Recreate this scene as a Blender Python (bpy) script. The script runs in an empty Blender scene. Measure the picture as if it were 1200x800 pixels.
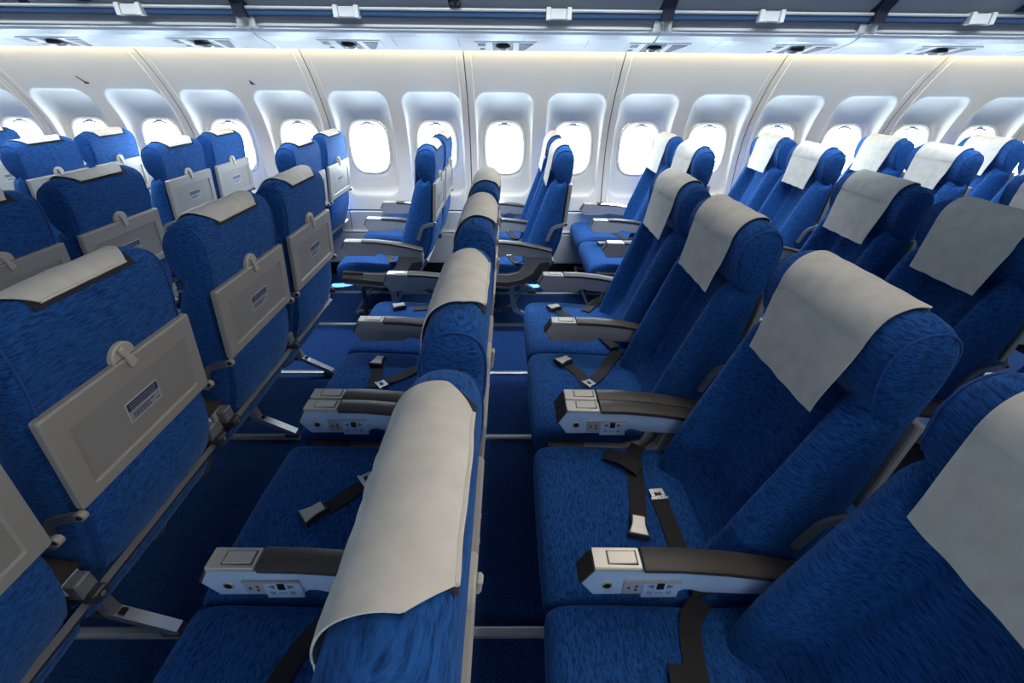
import bpy, bmesh, math, random
from mathutils import Vector, Matrix
random.seed(7)
S = bpy.context.scene
COL = S.collection
# ------------------------------------------------------------------ camera
F_PX, TH, YAW, ROLL, CAM_H = 523.4, 30.6, 0.63, 0.57, 1.519
def make_camera():
    t, y, r = (math.radians(v) for v in (TH, YAW, ROLL))
    fw = Vector((math.sin(y)*math.cos(t), math.cos(y)*math.cos(t), -math.sin(t)))
    rt = Vector((math.cos(y), -math.sin(y), 0)); up = rt.cross(fw)
    rt2 = rt*math.cos(r) + up*math.sin(r); up2 = up*math.cos(r) - rt*math.sin(r)
    cd = bpy.data.cameras.new('camera'); cd.sensor_width = 36; cd.lens = F_PX*36/1200
    cd.clip_start = .02; cd.clip_end = 100
    o = bpy.data.objects.new('camera', cd); COL.objects.link(o)
    m = Matrix((rt2, up2, -fw)).transposed().to_4x4(); m.translation = (0, 0, CAM_H)
    o.matrix_world = m; S.camera = o
make_camera()
# ------------------------------------------------------------------ light
S.view_settings.view_transform = 'Standard'; S.view_settings.look = 'None'
S.view_settings.gamma = 1; S.view_settings.use_curve_mapping = False
S.view_settings.exposure = 0.0
W = bpy.data.worlds.new('sky'); S.world = W; W.use_nodes = True
W.node_tree.nodes['Background'].inputs[0].default_value = (.70, .86, 1, 1)
W.node_tree.nodes['Background'].inputs[1].default_value = 22.0
def light(name, kind, energy, color, loc, rot=None, look=None, **kw):
    ld = bpy.data.lights.new(name, kind); ld.energy = energy; ld.color = color
    for k, v in kw.items(): setattr(ld, k, v)
    o = bpy.data.objects.new(name, ld); COL.objects.link(o); o.location = loc
    if look is not None: o.rotation_euler = Vector(look).to_track_quat('-Z', 'Y').to_euler()
    if rot is not None: o.rotation_euler = rot
    return o
SUN_DIR = (-.33, -.36, -1.0)
light('sun', 'SUN', 110.0, (1, .97, .92), (3, 8, 9), look=SUN_DIR, angle=.01)
for nm, y, d in (('window_portal', 3.93, -1), ('far_portal', -1.70, 1)):
    p = light(nm, 'AREA', 1, (1, 1, 1), (0, y, 1.03), look=(0, d, 0), shape='RECTANGLE', size=10.4, size_y=.46)
    p.data.cycles.is_portal = True
# cabin lamps: wash light in the ceiling over each aisle, cove lamps behind the bin lip
light('aisle_wash', 'AREA', 72, (.80, .90, 1), (0, 2.64, 2.15), look=(0, .14, -1), shape='RECTANGLE', size=9, size_y=.14, spread=math.radians(105))
light('cabin_wash', 'AREA', 22, (1, .90, .76), (.8, .2, 2.16), look=(-.75, 0, -1), shape='RECTANGLE', size=8, size_y=.14, spread=math.radians(120))
light('cove_lamp', 'AREA', 22, (1, .78, .38), (0, 3.396, 1.695), look=(0, .55, -1), shape='RECTANGLE', size=9.6, size_y=.02)

# ------------------------------------------------------------------ materials
def mat(name, col, rough=.5, metal=0, spec=.5, bump=0, bscale=200, vary=0, vscale=20):
    m = bpy.data.materials.new(name); m.use_nodes = True
    n = m.node_tree.nodes; l = m.node_tree.links; b = n['Principled BSDF']
    b.inputs['Base Color'].default_value = (*col, 1); b.inputs['Roughness'].default_value = rough
    b.inputs['Metallic'].default_value = metal; b.inputs['Specular IOR Level'].default_value = spec
    if bump or vary:
        tc = n.new('ShaderNodeTexCoord')
    if vary:
        nz = n.new('ShaderNodeTexNoise'); nz.inputs['Scale'].default_value = vscale; nz.inputs['Detail'].default_value = 5
        l.new(tc.outputs['Object'], nz.inputs['Vector'])
        mx = n.new('ShaderNodeMix'); mx.data_type = 'RGBA'
        mx.inputs[6].default_value = (*[c*(1-vary) for c in col], 1); mx.inputs[7].default_value = (*[min(1, c*(1+vary)) for c in col], 1)
        l.new(nz.outputs['Fac'], mx.inputs[0]); l.new(mx.outputs[2], b.inputs['Base Color'])
    if bump:
        nb = n.new('ShaderNodeTexNoise'); nb.inputs['Scale'].default_value = bscale; nb.inputs['Detail'].default_value = 3
        l.new(tc.outputs['Object'], nb.inputs['Vector'])
        bp = n.new('ShaderNodeBump'); bp.inputs['Strength'].default_value = bump; bp.inputs['Distance'].default_value = .002
        l.new(nb.outputs['Fac'], bp.inputs['Height']); l.new(bp.outputs['Normal'], b.inputs['Normal'])
    return m
def fabric(name, dark, lite, scale, bump=.5):
    """brushed moquette: short dark strokes over blue"""
    m = bpy.data.materials.new(name); m.use_nodes = True
    n = m.node_tree.nodes; l = m.node_tree.links; b = n['Principled BSDF']
    tc = n.new('ShaderNodeTexCoord'); oi = n.new('ShaderNodeObjectInfo')
    add = n.new('ShaderNodeVectorMath'); add.operation = 'ADD'
    l.new(tc.outputs['Object'], add.inputs[0]); l.new(oi.outputs['Random'], add.inputs[1])
    wn = n.new('ShaderNodeTexNoise'); wn.inputs['Scale'].default_value = 7
    l.new(add.outputs[0], wn.inputs['Vector'])
    sc = n.new('ShaderNodeVectorMath'); sc.operation = 'MULTIPLY_ADD'
    sc.inputs[1].default_value = (.04, .04, .04)
    l.new(wn.outputs['Color'], sc.inputs[0]); l.new(add.outputs[0], sc.inputs[2])
    mp = n.new('ShaderNodeMapping'); mp.inputs['Scale'].default_value = scale
    l.new(sc.outputs[0], mp.inputs['Vector'])
    nz = n.new('ShaderNodeTexNoise'); nz.inputs['Scale'].default_value = 1; nz.inputs['Detail'].default_value = 4; nz.inputs['Roughness'].default_value = .65
    l.new(mp.outputs[0], nz.inputs['Vector'])
    cr = n.new('ShaderNodeValToRGB'); e = cr.color_ramp.elements
    e[0].position = .36; e[0].color = (*dark, 1); e[1].position = .60; e[1].color = (*lite, 1)
    l.new(nz.outputs['Fac'], cr.inputs['Fac']); l.new(cr.outputs['Color'], b.inputs['Base Color'])
    b.inputs['Roughness'].default_value = .85; b.inputs['Specular IOR Level'].default_value = .15
    b.inputs['Sheen Weight'].default_value = .25; b.inputs['Sheen Roughness'].default_value = .4; b.inputs['Sheen Tint'].default_value = (.25, .5, 1, 1)
    bp = n.new('ShaderNodeBump'); bp.inputs['Strength'].default_value = bump; bp.inputs['Distance'].default_value = .0025
    l.new(nz.outputs['Fac'], bp.inputs['Height']); l.new(bp.outputs['Normal'], b.inputs['Normal'])
    return m
DK, LT = (.005, .030, .135), (.017, .104, .350)
M = dict(
    cush=fabric('cushion_moquette', DK, LT, (240, 56, 240), .8),
    back=fabric('backrest_moquette', DK, LT, (95, 36, 340), .8),
    pipe=mat('piping_blue', (.008, .06, .26), .7),
    cover=mat('headrest_paper', (.66, .635, .58), .9, spec=.1, bump=.6, bscale=45, vary=.20, vscale=24),
    hem=mat('cover_hem', (.70, .66, .58), .9, spec=.1),
    velcro=mat('velcro_dark', (.02, .025, .035), .95),
    tray=mat('tray_grey', (.33, .315, .29), .45, bump=.15, bscale=900),
    traypan=mat('tray_inner_grey', (.29, .28, .265), .5, bump=.15, bscale=900),
    label=mat('placard_face', (.30, .32, .35), .4), labelframe=mat('placard_frame', (.48, .49, .50), .4), ink=mat('placard_ink', (.012, .025, .07), .5),
    latch=mat('latch_beige', (.50, .47, .40), .35),
    arm=mat('armrest_grey', (.36, .37, .385), .4), armblue=mat('armrest_pale_blue', (.40, .55, .80), .35),
    pad=mat('armrest_pad', (.055, .048, .042), .42, bump=.2, bscale=700), silver=mat('brushed_silver', (.62, .59, .53), .36, .6),
    button=mat('button_silver', (.64, .61, .55), .32, .4), black=mat('black_plastic', (.008, .008, .01), .35),
    panel=mat('control_grey', (.34, .38, .45), .4), icon=mat('control_print', (.10, .16, .27), .5),
    shell=mat('end_shell_taupe', (.30, .29, .28), .45), strip=mat('bumper_brown', (.05, .045, .042), .5),
    metal=mat('alloy_grey', (.33, .35, .38), .38, .7), bright=mat('alloy_bright', (.75, .76, .78), .25, .9), darkmetal=mat('dark_fitting', (.045, .05, .06), .45, .3),
    rail=mat('rail_grey', (.13, .145, .17), .45, .4),
    strap=mat('belt_webbing', (.008, .008, .010), .7, bump=.3, bscale=600),
    box=mat('equipment_box', (.16, .17, .19), .45), pouch=mat('life_vest_pouch', (.02, .02, .022), .8),
    wall=mat('wall_panel_white', (.74, .74, .72), .5), seam=mat('seam_dark', (.03, .035, .045), .8),
    bezel=mat('window_bezel', (.82, .84, .86), .35), shade=mat('shade_grip', (.30, .33, .38), .5),
    dado=mat('dado_grey', (.60, .62, .64), .5),
    bin=mat('bin_white', (.80, .83, .86), .35), bead=mat('bin_bead', (.55, .54, .51), .4), groove=mat('bin_groove', (.26, .28, .31), .5),
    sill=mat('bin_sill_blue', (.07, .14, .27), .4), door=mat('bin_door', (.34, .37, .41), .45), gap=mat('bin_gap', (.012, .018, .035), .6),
    clip=mat('bin_clip', (.62, .62, .60), .4), ceil=mat('ceiling_pale', (.42, .45, .5), .6), psu=mat('psu_recess', (.05, .08, .14), .4),
    chrome=mat('nozzle', (.7, .72, .75), .25, .5),
)
def carpet():
    m = fabric('carpet_blue', (.0012, .010, .05), (.005, .038, .155), (140, 140, 140), .6)
    return m
M['carpet'] = carpet()
def glass():
    m = bpy.data.materials.new('acrylic_pane'); m.use_nodes = True
    n = m.node_tree.nodes; l = m.node_tree.links; n.remove(n['Principled BSDF'])
    t = n.new('ShaderNodeBsdfTransparent'); t.inputs[0].default_value = (.95, .97, .98, 1)
    g = n.new('ShaderNodeBsdfGlossy'); g.inputs['Roughness'].default_value = .05
    x = n.new('ShaderNodeMixShader'); x.inputs[0].default_value = .05; l.new(t.outputs[0], x.inputs[1]); l.new(g.outputs[0], x.inputs[2])
    l.new(x.outputs[0], n['Material Output'].inputs[0]); return m
M['glass'] = glass()

# ------------------------------------------------------------------ mesh helpers
class MB:
    def __init__(s): s.v = []; s.f = []; s.mi = []; s.sm = []; s.mats = []
    def m(s, name):
        if name not in s.mats: s.mats.append(name)
        return s.mats.index(name)
    def add(s, vs, fs, mat, smooth=False):
        o = len(s.v); k = s.m(mat); s.v += [tuple(v) for v in vs]
        for f in fs: s.f.append([i+o for i in f]); s.mi.append(k); s.sm.append(smooth)
        return s
    def loft(s, rings, mat, closed=True, cap=(True, True), smooth=True):
        n = len(rings[0]); vs = [p for r in rings for p in r]; fs = []
        for i in range(len(rings)-1):
            for j in range(n if closed else n-1):
                k = (j+1) % n; fs.append((i*n+j, i*n+k, (i+1)*n+k, (i+1)*n+j))
        s.add(vs, fs, mat, smooth)
        if closed:
            if cap[0]: s.add(rings[0], [list(range(n))[::-1]], mat, False)
            if cap[1]: s.add(rings[-1], [list(range(n))], mat, False)
        return s
    def box(s, x0, x1, y0, y1, z0, z1, mat, b=0.0):
        if b <= 0:
            vs = [(x, y, z) for x in (x0, x1) for y in (y0, y1) for z in (z0, z1)]
            return s.add(vs, [(0, 1, 3, 2), (4, 6, 7, 5), (0, 4, 5, 1), (2, 3, 7, 6), (0, 2, 6, 4), (1, 5, 7, 3)], mat)
        def rr(i, z):
            return [(x0+i+b, y0+i, z), (x1-i-b, y0+i, z), (x1-i, y0+i+b, z), (x1-i, y1-i-b, z), (x1-i-b, y1-i, z), (x0+i+b, y1-i, z), (x0+i, y1-i-b, z), (x0+i, y0+i+b, z)]
        return s.loft([rr(b, z0), rr(0, z0+b), rr(0, z1-b), rr(b, z1)], mat, smooth=False)
    def prism(s, poly, y0, y1, mat, b=0.0, axis='y', smooth=False):
        """polygon (a,c) extruded along an axis with a small chamfer"""
        def at(p, t): return (p[0], t, p[1]) if axis == 'y' else (t, p[0], p[1]) if axis == 'x' else (p[0], p[1], t)
        n = len(poly)
        area = sum(poly[i][0]*poly[(i+1) % n][1]-poly[(i+1) % n][0]*poly[i][1] for i in range(n))
        ins = inset(poly, b*(1 if area > 0 else -1)) if b else poly
        rings = [[at(p, y0) for p in ins]]
        if b: rings += [[at(p, y0+b) for p in poly], [at(p, y1-b) for p in poly]]
        rings.append([at(p, y1) for p in ins])
        return s.loft(rings, mat, smooth=smooth)
    def tube(s, pts, r, mat, n=8, closed=False):
        pts = [Vector(p) for p in pts]; rings = []; N = len(pts); up = Vector((.13, .31, .94))
        for i, p in enumerate(pts):
            a = pts[(i-1) % N] if closed or i else p; c = pts[(i+1) % N] if closed or i < N-1 else p
            t = (c-a).normalized(); u = t.cross(up)
            if u.length < .05: u = t.cross(Vector((1, 0, 0)))
            u.normalize(); w = t.cross(u)
            rr = r[i] if isinstance(r, (list, tuple)) else r
            rings.append([p+u*math.cos(2*math.pi*k/n)*rr+w*math.sin(2*math.pi*k/n)*rr for k in range(n)])
        if closed: rings.append(rings[0])
        return s.loft(rings, mat, cap=(not closed, not closed))
    def bar(s, pts, w, t, mat, wdir=(0, 1, 0)):
        """flat bar along a path: w along wdir, t across"""
        pts = [Vector(p) for p in pts]; rings = []; N = len(pts); wd = Vector(wdir).normalized()
        for i, p in enumerate(pts):
            d = (pts[min(i+1, N-1)]-pts[max(i-1, 0)]).normalized(); nn = wd.cross(d).normalized()
            rings.append([p+wd*w/2+nn*t/2, p-wd*w/2+nn*t/2, p-wd*w/2-nn*t/2, p+wd*w/2-nn*t/2])
        return s.loft(rings, mat, smooth=False)
    def disc(s, c, r, h, mat, axis='x', n=20, b=.0015):
        """short cylinder from c along +axis"""
        def pt(rad, k, t):
            a = 2*math.pi*k/n; p, q = rad*math.cos(a), rad*math.sin(a)
            return {'x': (c[0]+t, c[1]+p, c[2]+q), 'y': (c[0]+p, c[1]+t, c[2]+q), 'z': (c[0]+p, c[1]+q, c[2]+t)}[axis]
        return s.loft([[pt(r, k, 0) for k in range(n)], [pt(r, k, h-b if h > 0 else h+b) for k in range(n)], [pt(r-b, k, h) for k in range(n)]], mat, smooth=False)
    def mesh(s, name):
        me = bpy.data.meshes.new(name); me.from_pydata(s.v, [], s.f)
        for k in s.mats: me.materials.append(M[k])
        me.polygons.foreach_set('material_index', s.mi); me.polygons.foreach_set('use_smooth', s.sm)
        bm = bmesh.new(); bm.from_mesh(me); bmesh.ops.remove_doubles(bm, verts=bm.verts, dist=1e-5)
        bmesh.ops.recalc_face_normals(bm, faces=bm.faces); bm.to_mesh(me); bm.free()
        if any(s.sm): me.set_sharp_from_angle(angle=math.radians(48))
        return me
    def obj(s, name, parent=None, **tags):
        return link(name, s.mesh(name), parent, **tags)
def link(name, me, parent=None, **tags):
    o = bpy.data.objects.new(name, me); COL.objects.link(o)
    if parent is not None: o.parent = parent
    for k, v in tags.items():
        if v: o[k] = v
    return o
def empty(name, loc=(0, 0, 0), **tags):
    o = link(name, None, None, **tags); o.location = loc; o.empty_display_size = .05; return o
def inset(poly, d):
    n = len(poly); out = []
    for i in range(n):
        a, p, c = poly[i-1], poly[i], poly[(i+1) % n]
        e1 = Vector((p[0]-a[0], p[1]-a[1])).normalized(); e2 = Vector((c[0]-p[0], c[1]-p[1])).normalized()
        n1 = Vector((-e1.y, e1.x)); n2 = Vector((-e2.y, e2.x)); q = n1+n2
        k = d/max(.35, (1+n1.dot(n2))); out.append((p[0]+q.x*k, p[1]+q.y*k))
    return out
def smooth_poly(pts, sub=3):
    n = len(pts); out = []
    for i in range(n):
        p0, p1, p2, p3 = (Vector(pts[(i+k) % n]) for k in (-1, 0, 1, 2))
        for j in range(sub):
            t = j/sub
            q = .5*((2*p1)+(p2-p0)*t+(2*p0-5*p1+4*p2-p3)*t*t+(3*p1-p0-3*p2+p3)*t**3); out.append(tuple(q))
    return out
def smooth_path(pts, sub=5):
    n = len(pts); out = []; P = [Vector(p) for p in pts]
    for i in range(n-1):
        p0, p1, p2, p3 = P[max(i-1, 0)], P[i], P[i+1], P[min(i+2, n-1)]
        for j in range(sub):
            t = j/sub
            out.append(.5*((2*p1)+(p2-p0)*t+(2*p0-5*p1+4*p2-p3)*t*t+(3*p1-p0-3*p2+p3)*t**3))
    out.append(P[-1]); return out
def lerp(tab, z):
    if z <= tab[0][0]: return tab[0][1]
    for (a, p), (b, q) in zip(tab, tab[1:]):
        if z <= b: return p+(q-p)*(z-a)/(b-a)
    return tab[-1][1]
def sstep(a, b, x):
    t = max(0, min(1, (x-a)/(b-a))); return t*t*(3-2*t)
def noise2(x, y, s=0):
    return math.sin(x*31+s*1.7)*math.cos(y*27+s*2.3)*.5+math.sin(x*67-y*49+s)*.3+math.sin(y*93+x*21+s*.7)*.2

# ------------------------------------------------------------------ setting: far wall with windows
WALL = [(.565, 3.752), (.70, 3.785), (.85, 3.80), (1.03, 3.80), (1.15, 3.782), (1.28, 3.735), (1.42, 3.655), (1.54, 3.57), (1.655, 3.47), (1.76, 3.37)]
def wall_y(z):
    zs = [a for a, _ in WALL]
    for i in range(len(WALL)-1):
        if z <= WALL[i+1][0] or i == len(WALL)-2:
            p0, p1, p2, p3 = (WALL[max(0, min(len(WALL)-1, i+k))] for k in (-1, 0, 1, 2))
            t = (z-p1[0])/(p2[0]-p1[0]); m1 = (p2[1]-p0[1])/(p2[0]-p0[0]); m2 = (p3[1]-p1[1])/(p3[0]-p1[0]); h = p2[0]-p1[0]
            return (2*t**3-3*t*t+1)*p1[1]+(t**3-2*t*t+t)*h*m1+(-2*t**3+3*t*t)*p2[1]+(t**3-t*t)*h*m2
PZ0, PZ1, WZC, WHW, WHH = .567, 1.735, 1.033, .150, .186
POCK_Z0, POCK_Z1, POCK_HW = .676, 1.423, .213
NA = 72
def pane_pt(a, grow=0, e=3.2):
    c, s = math.cos(a), math.sin(a); r = (abs(c)**e+abs(s)**e)**(-1/e)
    return ((WHW+grow)*r*c, WZC+(WHH+grow)*r*s)
def rrect_ray(a, x1, z0, z1, rad):
    """point where the ray from the pane's centre leaves a rounded rectangle"""
    c, s = math.cos(a), math.sin(a); lo, hi = 0, 2.0
    for _ in range(40):
        t = (lo+hi)/2; x, z = abs(t*c), WZC+t*s
        dx = x-(x1-rad); dz = (z-(z1-rad)) if z > (z0+z1)/2 else ((z0+rad)-z)
        ins = x <= x1 and z0 <= z <= z1 and (dx <= 0 or dz <= 0 or dx*dx+dz*dz <= rad*rad)
        if ins: lo = t
        else: hi = t
    return (lo*c, WZC+lo*s)
CELL = .5333/2
def cell_angles(xl, xr):
    A = [2*math.pi*k/NA for k in range(NA)]
    for x in (xl, xr):
        for q in range(41): A.append(math.atan2(PZ0+(PZ1-PZ0)*q/40-WZC, x) % (2*math.pi))
    A = sorted(A); out = []
    for a in A:
        if not out or a-out[-1] > 1e-4: out.append(a)
    return out
def cell_edge(a, xl, xr):
    c, s = math.cos(a), math.sin(a); t = 9
    if c > 1e-9: t = min(t, xr/c)
    if c < -1e-9: t = min(t, xl/c)
    if s > 1e-9: t = min(t, (PZ1-WZC)/s)
    if s < -1e-9: t = min(t, (PZ0-WZC)/s)
    return (t*c, WZC+t*s)
PANE_Y = 3.885
def pocket_y(z): return min(wall_y(z)+.10, 3.838-.0*(z))
def build_cell(mb, xc, xl, xr):
    A = cell_angles(xl, xr); rings = []
    def ring(fn, yf): rings.append([(xc+p[0], yf(p[1]), p[1]) for p in (fn(a) for a in A)])
    ring(lambda a: pane_pt(a, .004), lambda z: PANE_Y)
    ring(lambda a: pane_pt(a, .010), lambda z: 3.848)
    ring(lambda a: pane_pt(a, .022), lambda z: 3.838)
    def pock(a, g): return rrect_ray(a, POCK_HW+g, POCK_Z0-g, POCK_Z1+g, .085+g)
    def mix(f, g, t): return lambda a: tuple(p+(q-p)*t for p, q in zip(f(a), g(a)))
    inn = lambda a: pock(a, -.024); pan = lambda a: pane_pt(a, .022)
    for t in (.25, .5, .75, 1.0): ring(mix(pan, inn, t), lambda z: 3.838 + (min(wall_y(z)+.062, 3.838)-3.838)*t**1.2)
    ring(lambda a: pock(a, -.012), lambda z: min(wall_y(z)+.046, 3.833))
    ring(lambda a: pock(a, -.004), lambda z: min(wall_y(z)+.018, 3.825))
    ring(lambda a: pock(a, -.001), lambda z: wall_y(z)+.003)
    ring(lambda a: pock(a, .005), wall_y)
    out = lambda a: cell_edge(a, xl, xr); po = lambda a: pock(a, .005)
    for t in (.2, .4, .6, .8, 1.0): ring(mix(po, out, t), wall_y)
    mb.loft(rings, 'wall', cap=(False, False))
def build_far_wall():
    root = empty('wall_far', (0, 3.8, 0), kind='structure', label='white curved cabin sidewall of moulded panels with oval windows', category='wall')
    root.location = (0, 0, 0)
    k = 0; wins = []
    panel_me = None
    for i in range(-5, 5):
        x0 = -.30+1.0667*i; x1 = x0+1.0667; fl = .052
        if panel_me is None:
            mb = MB(); w = 1.0667
            build_cell(mb, w/2-CELL, -(CELL-fl), CELL); build_cell(mb, w/2+CELL, -CELL, CELL-fl)
            zs = [PZ0+(PZ1-PZ0)*j/40 for j in range(41)]
            for s in (0, 1):    # flanges either side of the seam, stepped back with a soft ridge
                xs = [(fl+.0014, .0012), (fl-.0002, .0006), (fl-.004, -.004), (fl-.008, .004), (.006, .004), (.0035, .007), (.0035, .03)]
                mb.loft([[((d if s == 0 else w-d), wall_y(z)+dy, z) for z in zs] for d, dy in xs], 'wall', closed=False)
            panel_me = mb.mesh('wall_panel')
        p = link('wall_panel', panel_me, root); p.location = (x0, 0, 0)
        for xc in (x0+1.0667/2-CELL, x0+1.0667/2+CELL): wins.append(xc)
    # backing strips behind each seam only (windows stay open)
    mb = MB()
    for i in range(-5, 6):
        x = -.30+1.0667*i
        mb.loft([[(xx, wall_y(z)+.012, z) for z in [.565+.0285*q for q in range(41)]] for xx in (x-.045, x+.045)], 'seam', closed=False)
    mb.obj('seam_backing', root)
    # windows
    for j, xc in enumerate(wins):
        if abs(xc) > 4.4: continue
        k += 1
        w = empty('window_%d' % k, (xc, 3.86, WZC), kind='structure', category='window', label='oval cabin window in a tall rounded pocket of the white sidewall')
        if k == 1:
            A = [2*math.pi*q/48 for q in range(48)]
            b = MB()
            prof = [(.010, 3.849), (.012, 3.836), (.006, 3.830), (-.004, 3.834), (-.008, 3.846), (-.008, 3.872), (.004, 3.872), (.010, 3.849)]
            b.loft([[(pane_pt(a, g)[0], y-3.86, pane_pt(a, g)[1]-WZC) for a in A] for g, y in prof], 'bezel', cap=(False, False))
            bez = b.mesh('window_bezel')
            g = MB(); g.loft([[(pane_pt(a, .002)[0], y-3.86, pane_pt(a, .002)[1]-WZC) for a in A] for y in (3.876, 3.879)], 'glass'); pane = g.mesh('window_pane')
            h = MB()
            h.loft([[(x, y-3.86, (WHH-.018)+dz-.9*x*x*6) for x in [(-.055+.11*q/10) for q in range(11)]] for y, dz in ((3.850, .012), (3.842, .010), (3.842, -.002), (3.850, -.004), (3.850, .012))], 'shade', closed=False)
            grip = h.mesh('shade_grip')
        link('window_bezel', bez, w); link('window_pane', pane, w); link('shade_grip', grip, w)
    # row markers: small black stick-on shapes above two windows
    def marker(px, pz, poly):
        q = MB(); q.loft([[(px+a, wall_y(pz+c)-.001, pz+c) for a, c in poly], [(px+a, wall_y(pz+c)-.0035, pz+c) for a, c in poly]], 'black', smooth=False)
        q.obj('row_marker', root)
    marker(-2.97, 1.475, [(-.022, .024), (-.014, .026), (.012, -.006), (.034, -.012), (.034, -.020), (.004, -.020), (.004, -.010)])
    marker(-1.80, 1.472, [(-.008, .016), (.022, -.014), (-.010, -.012)])
build_far_wall()
def strip(name, prof, x0, x1, matname, parent=None, **tags):
    mb = MB(); mb.loft([[(x0, y, z) for y, z in prof], [(x1, y, z) for y, z in prof]], matname, closed=False, smooth=False)
    return mb.obj(name, parent, **tags)
XL, XR = -5.5, 5.05
def build_dado():
    root = empty('baseboard_far', (0, 0, 0), kind='structure', label='grey kick panels and heater ledge along the foot of the sidewall', category='baseboard')
    strip('seam_backing', [(3.766, .585), (3.766, .54), (3.80, .53), (3.80, .02)], XL, XR, 'seam', root)
    xs = [-5.5, -4.03, -2.97, -1.90, -1.32, -.03, 1.03, 2.10, 3.16, 4.23, 5.05]
    for a, b in zip(xs, xs[1:]):
        mb = MB()
        pr = [(3.764, .552), (3.760, .552), (3.756, .545), (3.753, .47), (3.745, .405), (3.738, .395), (3.722, .388), (3.785, .384)]
        mb.loft([[(a+.003, y, z) for y, z in pr], [(b-.003, y, z) for y, z in pr]], 'dado', closed=False, smooth=False); mb.obj('dado_panel', root)
    xs = [-5.5, -3.6, -2.0, -.9, .18, 1.55, 2.9, 4.2, 5.05]
    for a, b in zip(xs, xs[1:]):
        mb = MB(); pr = [(3.785, .378), (3.733, .376), (3.724, .366), (3.722, .13), (3.726, .115), (3.785, .112)]
        mb.loft([[(a+.004, y, z) for y, z in pr], [(b-.004, y, z) for y, z in pr]], 'dado', closed=False, smooth=False); mb.obj('kick_panel', root)
    strip('toe_strip', [(3.735, .112), (3.735, .0)], XL, XR, 'black', root)
build_dado()
def plane_obj(name, pts, matname, **tags):
    mb = MB(); mb.add(pts, [(0, 1, 2, 3)], matname); return mb.obj(name, None, **tags)
fl = plane_obj('floor', [(XL, -1.6, 0), (XR, -1.6, 0), (XR, 3.9, 0), (XL, 3.9, 0)], 'carpet', kind='structure', label='dark blue carpeted cabin floor with metal seat tracks', category='floor')
for y in (.213, .75, 1.64, 2.19, 2.79, 3.33):
    mb = MB(); pr = [(-.016, .0), (-.014, .012), (-.006, .016), (.006, .016), (.014, .012), (.016, 0)]
    mb.loft([[(XL+.1, y+a, c) for a, c in pr], [(XR-.1, y+a, c) for a, c in pr]], 'metal', closed=False, smooth=False); mb.obj('seat_track', fl)
plane_obj('ceiling', [(XL, -1.6, 2.2), (XR, -1.6, 2.2), (XR, 3.9, 2.2), (XL, 3.9, 2.2)], 'ceil', kind='structure', label='pale cabin ceiling panels above the aisles', category='ceiling')
plane_obj('wall_left', [(XL, -1.6, 0), (XL, 3.9, 0), (XL, 3.9, 2.2), (XL, -1.6, 2.2)], 'dado', kind='structure', label='pale bulkhead ahead of the front rows', category='wall')
plane_obj('wall_right', [(XR, -1.6, 0), (XR, 3.9, 0), (XR, 3.9, 2.2), (XR, -1.6, 2.2)], 'dado', kind='structure', label='pale bulkhead behind the back rows', category='wall')
def near_wall():
    mb = MB()
    for z0, z1 in ((0, .85), (1.217, 2.2)): mb.box(XL, XR, -1.62, -1.58, z0, z1, 'wall')
    for i in range(-11, 11):
        xc = -.0333+.5333*i; mb.box(max(XL, xc+.13), min(XR, xc+.5333-.13), -1.62, -1.58, .85, 1.217, 'wall')
    mb.box(XL, XR, -1.66, -1.62, .98, 1.225, 'wall')   # unseen blind strip, added to let only a slit of daylight in
    mb.obj('wall_near', kind='structure', label='white sidewall with its own windows on the other side of the cabin', category='wall')
near_wall()
# upper closing of the far side, above the bins
plane_obj('trim_1', [(XL, 3.9, 1.6), (XR, 3.9, 1.6), (XR, 3.3, 2.2), (XL, 3.3, 2.2)], 'wall', kind='structure', label='hidden crown lining above the lockers', category='trim')

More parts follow.
